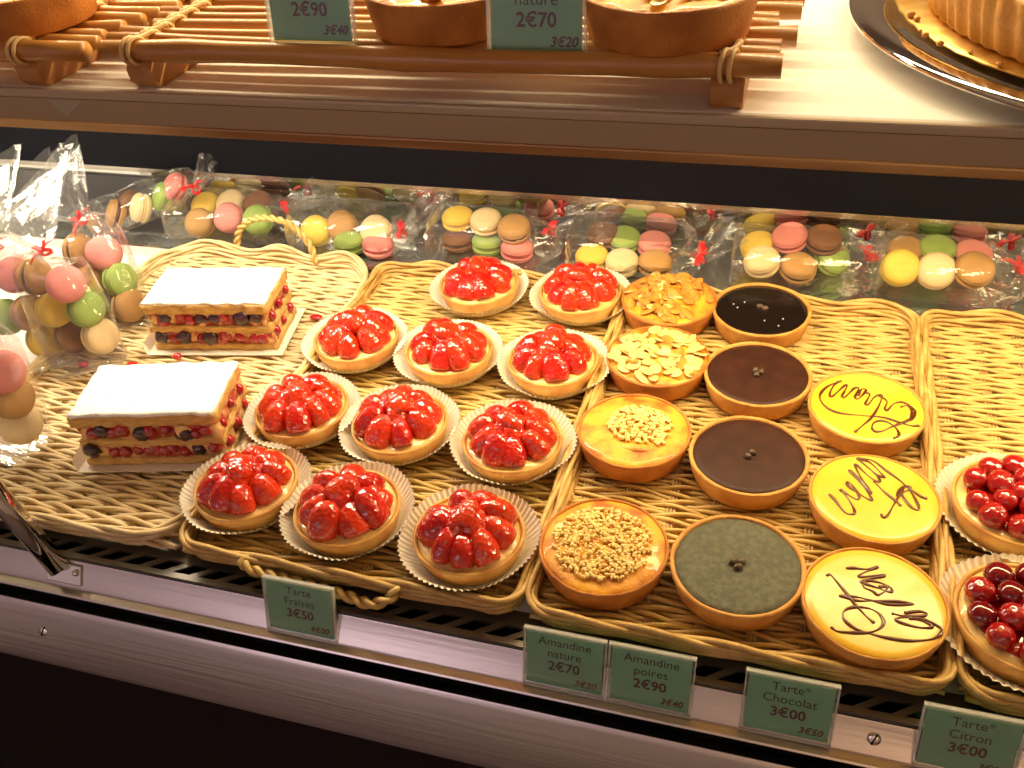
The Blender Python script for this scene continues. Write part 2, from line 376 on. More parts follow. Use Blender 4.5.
b=MB(); twist_path(b,bez([(-.045,.775,.008),(-.037,.778,.030),(-.018,.779,.045),(.008,.779,.049),(.034,.777,.042),(.052,.773,.022),(.058,.767,.002)]),.0022,2,.02); b.obj('handle',M['wicker'],trays[0])

# ------------------------------------------------------------------ tarts
def jit(seed,amp,fr=6,zamp=0):
    o=V((seed*3.1,seed*1.7,0))
    def fn(r,z,a):
        p=V((math.cos(a)*fr*.3,math.sin(a)*fr*.3,z*60))+o
        k=noise.noise(p)+.5*noise.noise(p*3)
        return r+amp*k*(1 if z>.004 else .4), z+zamp*noise.noise(p*2+V((5,5,5)))
    return fn
def crust_mesh(R,H,inner,seed,m_,wall=.0035,taper=.0045,flutes=0):
    pr=[(0,0),(R-taper-.001,0),(R-taper,.001),(R-taper*.55,H*.45),(R-.0006,H*.9),(R-.0008,H-.0006),(R-.0018,H),(R-wall+.0006,H-.0003),(R-wall,H-.0012),(R-wall-.0006,inner),(0,inner)]
    j=jit(seed,.0006,6,.0004)
    def fn(r,z,a):
        r,z=j(r,z,a)
        if flutes and r>R*.8: r+=.0007*math.sin(a*flutes)
        return r,max(z,0)
    return MB().lathe(pr,96,fn).mesh('crust',True,[m_])
def disc_mesh(name,R,z,dome,m_,seed=0,bumpy=.0003):
    pr=[(R*k/8,z+dome*(1-(k/8)**2)) for k in range(8)]+[(R*.985,z-.0001),(R,z-.0012),(R,z-.003)]
    def fn(r,zz,a): return r,zz+bumpy*noise.noise(V((r*math.cos(a)*90+seed*9,r*math.sin(a)*90,0)))
    return MB().lathe(pr,64,fn).mesh(name,True,[m_])
def liner_mesh(Rb,Rt,H,n=56,seed=0):
    b=MB(); seg=n*4; rows=[]
    prof=[(0,.0),(Rb*.6,.0),(Rb,.0002),(Rb+.0035,.0030),(Rb+(Rt-Rb)*.6,H*.55),(Rt,H)]
    def fn(r,z,a):
        k=max(0,(r-Rb*.98)/(Rt-Rb)); w=.0009*min(1,k*1.6)
        zz=z+ .0022*k*noise.noise(V((math.cos(a)*1.6+seed*4,math.sin(a)*1.6,1)))
        rr=r+w*math.sin(a*n)+.0022*k*noise.noise(V((math.cos(a)*1.3,math.sin(a)*1.3+seed*5,3)))
        return rr,max(zz,0)
    b.lathe(prof,seg,fn); return b.mesh('paper_liner',True,[M['paper']])
def berry_mesh(seed,L=.030,W=.0098):
    # strawberry standing on its cut end (z=0) and narrowing to a rounded tip
    R=random.Random(seed); N=12; prof=[(0,0)]
    for i in range(N+1):
        u=i/N; r=W*(.84+.16*math.sin(min(1,u/.3)*PI/2))*math.sqrt(max(0,1-(max(0,(u-.22)/.78))**2.3))
        prof.append((r,u*L))
    prof[-1]=(0,L)
    fl=R.uniform(.72,.95)
    def fn(r,z,a):
        k=1+.07*noise.noise(V((math.cos(a)*1.2+seed*3,math.sin(a)*1.2,z*60))); return r*k,z
    b=MB().lathe(prof,20,fn); b.v=[(x,y*fl+.25*(z/L)**2*.004,z) for x,y,z in b.v]
    return b.mesh('strawberry',True,[M['strawberry']])
berries=[berry_mesh(s,L,W) for s,(L,W) in enumerate(((.0235,.0108),(.0255,.0116),(.0225,.0103),(.0262,.0122),(.024,.0112)))]
s_crusts=[crust_mesh(.0415,.0165,.0125,s,M['crust_pale']) for s in range(3)]
liners=[liner_mesh(.0375,.0510,.0145,68,s) for s in range(3)]
custards=[disc_mesh('custard',.0375,.0148,.002,M['custard'],s,.0012) for s in range(2)]
def strawberry_tart(x,y,label,seed):
    R=random.Random(seed*13+5)
    t=thing('strawberry_tart',label,'tart',(x,y,.0005),R.uniform(0,6.28),'strawberry tarts in paper cups')
    link('paper_liner',liners[seed%3],t,(R.uniform(-.0015,.0015),R.uniform(-.0015,.0015),0),(0,0,R.uniform(0,6)))
    link('crust',s_crusts[seed%3],t,(0,0,.0006)); link('custard',custards[seed%2],t,(0,0,.0006))
    def put(rad,a,tilt,z,k,spin,sc,deep):
        d=V((math.cos(a),math.sin(a),0)); ax=(V((0,0,1))*math.cos(tilt)-d*math.sin(tilt)).normalized()
        q=ax.to_track_quat('Z','Y'); q=q@__import__('mathutils').Quaternion((0,0,1),spin)
        o=link('strawberry',berries[k],t,d*rad+V((0,0,z)),q.to_euler(),(sc,)*3)
        if deep: o.material_slots[0].link='OBJECT'; o.material_slots[0].material=M['strawberry_deep']
    n=9
    for i in range(n):
        a=2*PI*i/n+R.uniform(-.12,.12)
        put(.0300+R.uniform(-.0012,.0012),a,R.uniform(.50,.85),.0140,R.randrange(5),R.uniform(0,6),R.uniform(.98,1.15),R.random()<.3)
    m_=R.choice((3,4))
    for i in range(m_):
        a=2*PI*i/m_+R.uniform(-.3,.3)
        put(.0135,a,R.uniform(.75,1.15),.0225,R.randrange(5),R.uniform(0,6),R.uniform(.88,1.05),R.random()<.2)
    put(.010,R.uniform(0,6),R.uniform(1.1,1.35),.0300,R.choice((1,3)),R.uniform(0,6),.95,False)
    return t
ST=[(-.283,.738,'left one of the two in the back row'),(-.178,.740,'right one of the two in the back row'),
(-.371,.627,'left end of the second row from the back'),(-.276,.624,'middle of the second row from the back'),(-.178,.627,'right end of the second row from the back'),
(-.375,.519,'left end of the third row, by the nearer cream slice'),(-.283,.518,'middle of the third row'),(-.184,.516,'right end of the third row, by the crumbly almond tart'),
(-.376,.423,'left end of the front row above the rope handle'),(-.286,.417,'middle of the front row behind the green Tarte Fraises card'),(-.187,.412,'right end of the front row')]
for i,(x,y,w) in enumerate(ST): strawberry_tart(x,y,'strawberry tart in white cup, '+w,i)

# chocolate tarts
for i,(x,y,fm,w) in enumerate(((-.0038,.7346,'choc_gloss','glossy black filling and white flecks, at the back'),(-.0002,.6355,'choc_matte','smooth brown filling, second from the back'),(.0005,.5322,'choc_matte','brown filling and two dark nibs, third from the back'),(.0018,.4217,'choc_grey','grey filling, nearest the front'))):
    t=thing('chocolate_tart','round chocolate tart with '+w,'tart',(x,y,.0005),i*1.3,'chocolate tarts in one column')
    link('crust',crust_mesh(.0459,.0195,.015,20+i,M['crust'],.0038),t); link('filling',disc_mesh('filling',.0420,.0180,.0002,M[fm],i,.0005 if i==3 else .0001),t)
    R=random.Random(i)
    for k in range((2,3,2,3)[i]):
        b=MB(); b.ball((0,0,0),.0034,8,6,(1,.75,.7),fn=lambda p:p*(1+.35*noise.noise(p*2+V((i*3,k*5,0)))))
        b.obj('cocoa_nib',M['nib'],t,loc=(.0032*math.cos(k*2.2+i),.0032*math.sin(k*2.2+i),.0195))
    if i==0:
        for k in range(6):
            b=MB(); b.ball((0,0,0),.0007,6,4); a=R.uniform(0,6.28); rr=R.uniform(.012,.036); b.obj('sugar_fleck',M['sugar'],t,loc=(rr*math.cos(a),rr*math.sin(a),.0184))

# almond tarts
def flake(name,seed,m_):
    R=random.Random(seed); c=R.uniform(.3,.8)
    b=MB(); b.ball((0,0,0),1,12,6,(.0062,.0040,.00055),fn=lambda p:V((p.x*(1+.12*p.y/.004),p.y,p.z+c*8*p.x*p.x)))
    return b.mesh(name,True,[m_])
fl_pale=[flake('almond_flake',s,M['almond']) for s in range(3)]; fl_dark=[flake('almond_flake',s,M['almond_toasted']) for s in range(3)]
def crumbs(n,R,seed,z,dome,smin,smax,ox=0,oy=0,ecc=1):
    q=random.Random(seed); b=MB()
    for i in range(n):
        a=q.uniform(0,6.28); rr=R*math.sqrt(q.random()); x,y=ox+rr*math.cos(a),oy+rr*math.sin(a)*ecc; s=q.uniform(smin,smax)
        mt=Matrix.Rotation(q.uniform(0,6.28),3,V((q.random()-.5,q.random()-.5,q.random()-.5)).normalized())
        b.ball((x,y,z+dome*(1-(x*x+y*y)/.0018)+q.uniform(0,.0016)*(1-rr/R)),s,5,4,(1,q.uniform(.6,.9),q.uniform(.55,.9)),mt)
    return b
AM=[(at(669,298,.021).x,at(669,298,.021).y,'golden almond tart with toasted caramelised flakes, at the back of its column'),(-.0866,.6436,'almond tart covered in pale flaked almonds, second from the back'),(-.0897,.5422,'almond tart with a pale crumbly nut mound off centre, third from the back'),(-.0893,.4178,'almond tart strewn with fine chopped nuts, nearest the front')]
for i,(x,y,lab) in enumerate(AM):
    t=thing('almond_tart',lab,'tart',(x,y,.0005),(.3,.9,0,0)[i],'almond tarts in one column')
    link('crust',crust_mesh(.0458,.0205,.015,30+i,M['crust_dark'],.003),t); link('filling',disc_mesh('filling',.0432,.0195,.0028,M['frangipane'],i,.0012),t)
    R=random.Random(50+i)
    if i<2:
        for k in range(96):
            a=R.uniform(0,6.28); rr=.039*math.sqrt(R.random()); z=.0205+.0026*(1-(rr/.043)**2)+R.uniform(0,.0022)
            link('almond_flake',(fl_dark if (R.random()<.9 if i==0 else R.random()<.08) else fl_pale)[k%3],t,(rr*math.cos(a),rr*math.sin(a),z),(R.uniform(-.45,.45),R.uniform(-.45,.45),R.uniform(0,6.28)),(R.uniform(.95,1.4),)*3)
    elif i==2:
        o=crumbs(420,.0260,3,.0210,.0036,.0012,.0025,.004,.003,.85).obj('chopped_nuts',M['nuts'],t); o['kind']='stuff'
        o=crumbs(26,.004,9,.0215,.002,.001,.002,.022,-.014).obj('nut_cluster',M['nuts'],t)
        b=MB(); b.ball((.006,-.022,.0205),.012,16,8,(1.2,.45,.2)); b.obj('pear_slice',M['frangipane'],t)
    else:
        o=crumbs(820,.0345,4,.0212,.0030,.0010,.0022,-.001,.000,.97).obj('chopped_nuts',M['nuts'],t); o['kind']='stuff'

# lemon tarts with piped writing (traced as strokes on the tart's top)
CZ=.0193
def crop(x0,y0,pts): return [(x0+a/4.2667,y0+b_/4.2667) for a,b_ in pts]
E1=[[(243,175),(225,182),(205,205),(195,232),(203,242),(228,222),(255,197),(268,193),(262,212),(248,238),(258,245),(280,225),(300,206),(318,205),(310,225),(303,245),(315,252),(335,235),(350,215),(340,208),(325,215),(318,235)],
[(350,225),(365,232),(358,250),(347,272),(360,275),(385,245),(410,235),(418,245),(400,290),(370,335),(335,365),(305,390)],
[(410,240),(440,262),(430,290),(440,300),(465,275),(490,265),(520,270),(550,290),(560,310),(545,340),(520,348)],
[(500,285),(525,280),(545,300),(540,330),(525,345)],
[(243,175),(190,195),(158,225),(155,255),(185,290),(240,312),(330,322),(420,330),(490,350),(540,365),(590,372)],
[(470,418),(490,408),(485,385),(460,360),(420,345),(385,352),(375,375),(390,390),(420,388),(460,370),(500,355),(530,340)]]
E2=[[(195,660),(215,680),(260,735),(295,742),(300,725),(275,680),(245,640)],[(240,640),(265,655),(310,680),(320,665),(290,620),(270,605),(275,625),(320,655),(360,680),(375,680),(350,640),(310,590),(280,560),(290,560),(340,610),(370,650)],
[(370,655),(330,590),(305,540),(312,535),(360,580),(400,605),(405,590),(350,535),(315,508),(325,515),(390,570),(425,585),(420,575),(370,525),(320,505)],
[(320,505),(380,515),(440,560),(490,595),(530,630),(580,665),(605,675)],[(385,605),(430,650),(480,690),(495,705)],
[(415,745),(420,755),(440,750),(470,700),(500,650),(510,625),(490,640),(485,665),(510,650),(540,635),(530,625),(500,630),(505,665),(540,710),(570,725),(575,710),(555,670),(535,640)]]
E3=[[(270,290),(300,290),(350,295),(395,285),(390,290),(340,310),(320,325),(340,328),(420,318),(425,325),(370,335),(330,345),(340,355),(400,375),(440,390),(460,390),(450,370),(400,350),(350,345),(340,370),(380,390),(400,405),(430,390),(440,370),(410,370)],
[(240,410),(300,412),(360,425),(450,445),(545,445),(540,440),(470,432),(380,430),(320,430),(250,412)],[(185,320),(200,320),(240,365),(300,440),(350,495),(380,520)],
[(205,545),(230,560),(300,565),(360,565),(405,550),(425,520),(400,480),(350,460),(290,458),(255,475),(255,505),(290,540),(350,565),(430,585),(530,600),(620,595),(670,585),(690,570),(670,545),(610,515),(540,500),(480,505),(490,520),(560,540),(620,545),(630,535),(590,515),(540,505)],
[(465,485),(520,495),(590,495),(610,485),(580,475),(520,480)]]
for i,(x,y,st,oy,lab) in enumerate(((.0869,.6074,E1,340,'lemon tart with chocolate writing, farthest from the front rail'),(.0906,.5048,E2,340,'lemon tart with chocolate writing, middle of the three'),(.0885,.4092,E3,500,'lemon tart with chocolate writing and a ragged rim, nearest the front rail'))):
    t=thing('lemon_tart',lab,'tart',(x,y,.0005),0,'lemon tarts in one column')
    link('crust',crust_mesh(.0458,.0195,.015,40+i,M['crust'],.0028),t); link('lemon_filling',disc_mesh('lemon_filling',.0432,.0188,.0004,M['lemon'],i,.0002),t)
    b=MB()
    for si,s in enumerate(st):
        W=[at(a,c,CZ+.0005)-V((x,y,.0005)) for a,c in crop(784,oy,s)]
        W=[p if p.to_2d().length<.0415 else V((p.x*.0415/p.to_2d().length,p.y*.0415/p.to_2d().length,p.z)) for p in W]
        P=bez([(p.x,p.y,CZ) for p in W],6); n=len(P)
        b.tube(P,[.00095+.00035*math.sin(k*.37+si) for k in range(n)],6,flat=.6)
        b.ball(P[-1],.0014,8,5,(1,1,.5)); b.ball(P[0],.0011,8,5,(1,1,.5))
    b.obj('piped_writing',M['writing_choc'],t)

# cherry tarts at the right edge
ll=liner_mesh(.0385,.0540,.0140,60,7)
for i,(x,y,w) in enumerate(((.187,.521,'the farther of the two at the right edge'),(.180,.4175,'the nearer of the two at the right edge'))):
    R=random.Random(70+i)
    t=thing('cherry_tart','cherry tart in white cup, '+w,'tart',(x,y,.0005),i*.8,'cherry tarts at the right edge')
    link('paper_liner',ll,t,(0,0,0),(0,0,i)); link('crust',crust_mesh(.0445,.0185,.0135,60+i,M['crust_pale']),t,(0,0,.0006)); link('custard',disc_mesh('custard',.0410,.0170,.001,M['custard'],i,.001),t,(0,0,.0006))
    b=disc_mesh('glaze',.034,.0185,.001,M['glaze'],i,.0015); link('glaze',b,t)
    pos=[(.0305,k*2*PI/10+.3) for k in range(10)]+[(.0150,k*2*PI/5) for k in range(5)]+[(0,0)]
    for k,(r,a) in enumerate(pos):
        a+=R.uniform(-.1,.1)-t.rotation_euler.z; dark=R.random()<.25
        b=MB(); b.ball((0,0,0),R.uniform(.0082,.0098),16,10,(1,1,.92),fn=lambda p:p*(1-.10*math.exp(-((p.x-.2)**2+p.y**2)*6)*(p.z>0)))
        b.obj('cherry' if dark else 'berry',M['cherry'] if dark else M['raspberry'],t,loc=(r*math.cos(a),r*math.sin(a),.0235+(.003 if r<.02 else 0)))

# ------------------------------------------------------------------ cream slices (mille-feuille)
def rough_box(name,L,D,z0,z1,m_,seed,amp=.0018,cuts=10,inset=0):
    bm=bmesh.new(); nx,ny,nz=28,16,3; vs={}
    def vtx(i,j,k):
        key=(i,j,k)
        if key not in vs:
            p=V(((i/nx-.5)*(L-2*inset),(j/ny-.5)*(D-2*inset),z0+(z1-z0)*k/nz))
            q=p*110+V((seed*7,seed*3,0)); d=noise.noise_vector(q)*amp
            edge=(i in(0,nx)) or (j in (0,ny)); d=V((d.x,d.y,d.z*.35)) if edge else V((0,0,d.z*.45))
            vs[key]=bm.verts.new(p+d)
        return vs[key]
    for i in range(nx):
        for j in range(ny):
            bm.faces.new([vtx(i,j,nz),vtx(i+1,j,nz),vtx(i+1,j+1,nz),vtx(i,j+1,nz)]); bm.faces.new([vtx(i,j+1,0),vtx(i+1,j+1,0),vtx(i+1,j,0),vtx(i,j,0)])
    for k in range(nz):
        for i in range(nx):
            bm.faces.new([vtx(i,0,k),vtx(i+1,0,k),vtx(i+1,0,k+1),vtx(i,0,k+1)]); bm.faces.new([vtx(i+1,ny,k),vtx(i,ny,k),vtx(i,ny,k+1),vtx(i+1,ny,k+1)])
        for j in range(ny):
            bm.faces.new([vtx(nx,j,k),vtx(nx,j+1,k),vtx(nx,j+1,k+1),vtx(nx,j,k+1)]); bm.faces.new([vtx(0,j+1,k),vtx(0,j,k),vtx(0,j,k+1),vtx(0,j+1,k+1)])
    me=bpy.data.meshes.new(name); bm.to_mesh(me); bm.free(); me.materials.append(m_)
    for p in me.polygons: p.use_smooth=True
    return me
for i,(x,y,rz,L,D,lab) in enumerate(((-.517,.632,.178,.124,.065,'sugar dusted berry cream slice on white paper, the farther of two'),(-.481,.476,.232,.123,.069,'sugar dusted berry cream slice on white paper, the nearer of two'))):
    t=thing('cream_slice',lab,'pastry',(x,y,.0005),rz,'berry cream slices in the left tray')
    t.scale=(1,1,1.28)
    b=MB(); hw,hd=L/2+.007,D/2+.008; b.box(-hw,hw,-hd,hd,0,.0007)
    b.add([(-hw,-hd,.0004),(-hw,hd,.0004),(-hw-.003,hd*.8,.010),(-hw-.004,-hd*.9,.008)],[(0,1,2,3)])
    b.obj('paper_base',M['paper'],t,False)
    lay=[('pastry_layer',.001,.0065,'puff',.0020,0),('cream_layer',.0065,.0165,'cream',.0042,.0020),('pastry_layer',.0165,.0225,'puff',.0026,.0005),('cream_layer',.0225,.0335,'cream',.0044,.0020),('pastry_layer',.0335,.0415,'puff',.0022,0),('sugar_dusting',.0412,.0432,'sugar',.0022,.0002)]
    for k,(n,z0,z1,m_,am,ins) in enumerate(lay): link(n,rough_box(n,L,D,z0,z1,M[m_],i*10+k,am,10,ins),t)
    R=random.Random(90+i)
    for z,nn in ((.0115,10),(.028,10)):
        for k in range(nn):
            u=-L/2+.006+(L-.012)*(k+R.uniform(.1,.9))/nn; dark=R.random()<(.55 if z>.02 else .2); r=R.uniform(.0050,.0068) if dark else R.uniform(.0040,.0054)
            b=MB(); b.ball((0,0,0),r,12,8,(1.25,.9,.9),fn=lambda p:p*(1+.15*noise.noise(p*1.5+V((k,i,z*100)))*2))
            b.obj('blackberry' if dark else 'redcurrant',M['blackberry'] if dark else M['redcurrant'],t,loc=(u,-D/2+R.uniform(.0008,.003),z+R.uniform(-.0025,.0025)))
        for k in range(3):
            b=MB(); b.ball((0,0,0),R.uniform(.0033,.0048),12,8); b.obj('redcurrant',M['redcurrant'],t,loc=(L/2-.001,-D/2+D*(k+.5)/3,z+R.uniform(-.002,.002)))
    if i==1: link('almond_flake',fl_pale[0],t,(L/2-.028,-D/2-.0015,.0285),(1.3,0.5,.3),(1.3,)*3)
for (px,py,r,w) in ((178,358,.0042,'dark red currant fallen on the wicker before the farther cream slice'),(316,317,.0046,'squashed red berry lying on the wicker behind the strawberry tarts'),(132,364,.0040,'squashed red berry lying on the wicker by the macaron bag'),(83,364,.0040,'squashed red berry lying on the wicker under the upright macaron bag')):
    p=at(px,py,.002); flat=.9 if px==178 else .45
    b=MB(); b.ball((0,0,r*flat),r,14,9,(1.0 if px==178 else 1.5,1,flat)); tag(b.obj('redcurrant',M['redcurrant'],loc=(p.x,p.y,.0)),w,'berry')

# ------------------------------------------------------------------ macarons and their bags
def shell_mesh(R,H):
    pr=[(0,H),(R*.35,H*.985),(R*.62,H*.90),(R*.82,H*.74),(R*.94,H*.52),(R*.985,H*.36),(R*.975,H*.30),(R*1.02,H*.24),(R*1.03,H*.10),(R*.98,H*.0),(0,0)]
    def fn(r,z,a):
        if r>R*.97 and z<H*.28: r+=.0005*noise.noise(V((a*9,z*900,0)))
        return r,z
    return MB().lathe(pr,36,fn).mesh('shell',True,[M['pink']])
MR=.0172; SHM=shell_mesh(MR,.0088); FLM=MB().lathe([(0,-.0022),(MR*.9,-.0022),(MR*.95,0),(MR*.9,.0022),(0,.0022)],28).mesh('filling',True,[M['fill_cream']])
FILL={'pink':'fill_red','green':'fill_green','yellow':'fill_cream','cream_shell':'fill_cream','caramel':'fill_choc','brown':'fill_choc'}
NAME={'pink':'pink','green':'green','yellow':'yellow','cream_shell':'cream','caramel':'caramel','brown':'brown'}
def macaron(p,axis,colr,label,group,s=1):
    q=V(axis).normalized().to_track_quat('Z','Y')
    t=thing('macaron',label,'macaron',p,0,group,rot=q.to_euler()); t.scale=(s,)*3
    for r in (0,1): link('shell',SHM,t,(0,0,.0020 if r==0 else -.0020),(PI*r,0,r*1.1),m_=M[colr])
    link('filling',FLM,t,m_=M[FILL[colr]])
    return t
def bag(label,path,widths,heights,up,tie,card,group='cellophane macaron bags',seed=0,flare=1):
    """cellophane pouch lofted along a path; 'tie' is the index of the gathered ring"""
    R=random.Random(seed); P=bez(path,4); n=len(P); K=4
    def samp(a,i):
        t=i/K; k=min(int(t),len(a)-2); return a[k]+(a[k+1]-a[k])*(t-k)
    up=V(up).normalized(); base=V(path[0])
    t=thing('macaron_bag',label,'bag',base,0,group)
    seg=26
    def ring(i,ruff):
        tg=(P[min(i+1,n-1)]-P[max(i-1,0)]).normalized(); sd=tg.cross(up).normalized(); uu=sd.cross(tg).normalized()
        w,h=samp(widths,i)/2,samp(heights,i)/2; o=[]
        for k in range(seg):
            a=2*PI*k/seg; c,s=math.cos(a),math.sin(a); e=.62
            x=math.copysign(abs(c)**e,c)*w; y=math.copysign(abs(s)**e,s)*h
            d=1+ruff*(.35*noise.noise(V((c*2.6+seed,s*2.6,i*.10)))+.30*math.sin(a*7+seed+i*.05))
            o.append(P[i]-base+(sd*x+uu*y)*d+ (noise.noise_vector(V((c*1.5,s*1.5,i*.45+seed*3)))*.0032))
        return o
    ti=tie*K
    def loft(i0,i1,ruff,name,m_,closed_start):
        b=MB(); vs=[];fs=[]
        for i in range(i0,i1+1): vs+=ring(i,ruff(i))
        N=i1-i0
        for i in range(N):
            for k in range(seg): k2=(k+1)%seg; fs.append((i*seg+k,i*seg+k2,(i+1)*seg+k2,(i+1)*seg+k))
        if closed_start: fs.append(tuple(range(seg)))
        b.add(vs,fs); return b.obj(name,m_,t,smooth=False)
    loft(0,ti,lambda i:.05+.35*max(0,(i-ti+5)/5),'film',M['film'],True)
    loft(ti,n-1,lambda i:.55,'gathered_top',M['film_gather'],False)
    # ribbon tie
    tg=(P[min(ti+1,n-1)]-P[ti-1]).normalized(); c=P[ti]-base; sd=tg.cross(up).normalized(); uu=sd.cross(tg)
    rb=MB(); rr=max(samp(widths,ti),samp(heights,ti))*.5+.0015
    rb.tube([c+(sd*math.cos(a)+uu*math.sin(a))*rr for a in [2*PI*k/14 for k in range(14)]],.0017,6,closed=True)
    for sg in (-1,1):
        e=c+sd*sg*.016+uu*(.003+.006*R.random())+tg*R.uniform(-.008,.006)
        m0=c+uu*rr; rb.tube(bez([m0,m0.lerp(e,.5)+uu*.003,e],5),[.0034]*11,6,flat=.2)
        rb.tube(bez([m0,m0+sd*sg*.006+tg*.006+uu*.003,m0+tg*.001],4),[.0024]*9,6,flat=.3)
    rb.obj('ribbon',M['ribbon'],t)
    if card:
        b=MB(); c0,du,dv,cu,cv=[V(q) for q in card[:1]]+[V(card[1]),V(card[2]),0,0]
        vs=[c0-base,c0-base+du,c0-base+du+dv,c0-base+dv]; nn=du.cross(dv).normalized()*.0006
        b.add(vs+[q+nn for q in vs],[(0,1,2,3),(7,6,5,4),(0,4,5,1),(1,5,6,2),(2,6,7,3),(3,7,4,0)])
        b.obj('card_base',M['card'],t,False)
    return t
UPZ=(0,0,1)
F=(.06,-.75,.62)  # turned to face the customer
BAGS=[
# name, x-range px (left edge, right edge of the macarons), ...
('behind the back strawberry tarts','L4',[(458,240,.0125,'brown',(0,0,1),'lower left'),(488,243,.0125,'green',(.05,0,1),'lower middle'),(517,250,.0125,'pink',(.1,0,1),'lower right'),(458,219,.0345,'yellow',(0,-.1,1),'upper left'),(486,222,.0350,'cream_shell',(.05,-.25,1),'upper middle'),(514,229,.0345,'caramel',(.1,-.35,1),'upper right')],(552,232,.024),(612,222,.050),.050),
('behind the toasted almond tart','L5',[(592,258,.0125,'yellow',(0,-.1,1),'front left'),(622,263,.0125,'cream_shell',(.05,-.15,1),'front middle'),(655,264,.0125,'caramel',(.1,-.1,1),'front right'),(604,236,.031,'brown',(0,-.1,1),'rear left'),(624,240,.0325,'green',(.05,-.15,1),'rear middle'),(654,245,.0325,'pink',(.1,-.15,1),'rear right')],(702,258,.020),(735,228,.045),.050),
('behind the glossy black chocolate tart','L6',[(762,262,.0140,'cream_shell',(-.2,-.35,1),'front left'),(798,268,.0135,'caramel',(.1,-.3,1),'front middle'),(832,258,.0150,'green',(.5,-.5,.8),'tilted at the right'),(758,246,.033,'yellow',(-.25,-.2,1),'rear left'),(790,238,.035,'pink',(-.2,-.3,1),'rear middle'),(824,240,.036,'brown',(.05,-.25,1),'rear right')],(868,250,.022),(912,240,.042),.050),
('behind the rims of the two right trays','L7',[(900,268,.0175,'yellow',F,'front left'),(936,271,.0175,'cream_shell',F,'front middle'),(974,270,.0175,'caramel',(.12,-.5,.8),'front right'),(905,252,.034,'caramel',(0,-.2,1),'rear left'),(937,251,.035,'green',(0,-.2,1),'rear middle'),(972,256,.035,'pink',(.05,-.2,1),'rear right')],(1016,262,.022),(1050,240,.045),.050),
('behind the rope handle loop','L2',[(200,223,.0175,'caramel',F,'front left'),(229,218,.0180,'pink',F,'front middle'),(258,220,.0175,'green',F,'front right'),(206,206,.037,'yellow',(0,-.45,.8),'rear left'),(231,204,.0375,'cream_shell',(0,-.45,.8),'rear middle'),(258,205,.037,'brown',(0,-.45,.8),'rear right')],(287,212,.026),(318,190,.052),.046),
('right of the rope handle loop','L3',[(316,231,.0175,'yellow',F,'upper left'),(342,226,.0220,'caramel',F,'upper middle'),(376,231,.0225,'cream_shell',F,'upper right'),(350,246,.0110,'green',(0,0,1),'lower middle'),(379,250,.0110,'pink',(.1,0,1),'lower right')],(404,233,.020),(436,200,.052),.046),
]
for bi,(nm,key,macs,tie,end,h) in enumerate(BAGS):
    pts=[at(px,py,Z) for px,py,Z,*_ in macs]
    # keep every macaron clear of the mirror
    fix=[]
    for p,mc in zip(pts,macs):
        w_=mc[5]; Y=.840 if 'rear' in w_ else (min(p.y,.811) if 'front' in w_ else min(max(p.y,.800),.838))
        d=p-V((0,0,CAMZ)); p=V((0,0,CAMZ))+d*(Y/d.y)
        p.z=max(p.z,.0120); fix.append(p)
    x0=min(p.x for p in fix)-.021; x1=max(p.x for p in fix)+.021; y=.8195
    T=at(*tie); T.y=min(max(T.y,.80),.84); E_=at(*end); E_.y=min(E_.y,.845)
    zc=.001+h/2
    path=[(x0,y,zc),(x0+.004,y,zc),((x0+x1)/2,y,zc),(x1-.002,y,zc),tuple(V((x1,y,zc)).lerp(T,.5)),tuple(T),tuple(T.lerp(E_,.4)),tuple(E_)]
    w=.074
    bag('cellophane macaron bag with red tie, '+nm,path,[w*.94,w,w,w*.97,w*.5,.006,.024,.044],[h*.96,h,h,h*.95,h*.55,.006,.015,.024],UPZ,5,None,seed=bi+1)
    for p,(px,py,Z,colr,ax,w_) in zip(fix,macs):
        macaron(p,ax,colr,'%s macaron, %s in the bag %s'%(NAME[colr],w_,nm),'macarons in the bag '+nm)

# the bag tilted against its neighbour, far left of the ledge
def leaning_bag(nm,macs,path,widths,heights,up,tie,card,seed):
    bag('cellophane macaron bag with red tie, '+nm,path,widths,heights,up,tie,card,seed=seed)
    for (p,colr,ax,w_) in macs: macaron(p,ax,colr,'%s macaron, %s in the bag %s'%(NAME[colr],w_,nm),'macarons in the bag '+nm)
def A(px,py,Z,ymax=.842):
    p=at(px,py,Z)
    if p.y>ymax: p.y=ymax
    return p
p0,p1=at(112,222,.018),at(172,192,.046); 
nm='tilted, leftmost on the mirrored ledge'
mm=[(A(116,214,.024),'caramel',(-.6,-.5,.5),'lower left'),(A(141,208,.031),'cream_shell',(-.55,-.65,.5),'front middle'),(A(163,197,.039),'green',(-.55,-.6,.5),'front right'),(A(175,187,.050),'pink',(-.4,-.5,.7),'upper right'),(A(128,203,.030),'brown',(-.5,-.2,.8),'rear left')]
q0=A(98,220,.020); q1=A(186,184,.052); tq=A(196,190,.054,.835); eq=A(212,158,.085,.83)
dirv=(q1-q0).normalized()
leaning_bag(nm,mm,[tuple(q0),tuple(q0+dirv*.005),tuple(q0.lerp(q1,.5)),tuple(q0.lerp(q1,.92)),tuple(q1.lerp(tq,.5)),tuple(tq),tuple(tq.lerp(eq,.4)),tuple(eq)],[.060,.062,.062,.056,.03,.006,.022,.044],[.038,.040,.040,.038,.02,.006,.014,.02],UPZ,5,None,21)
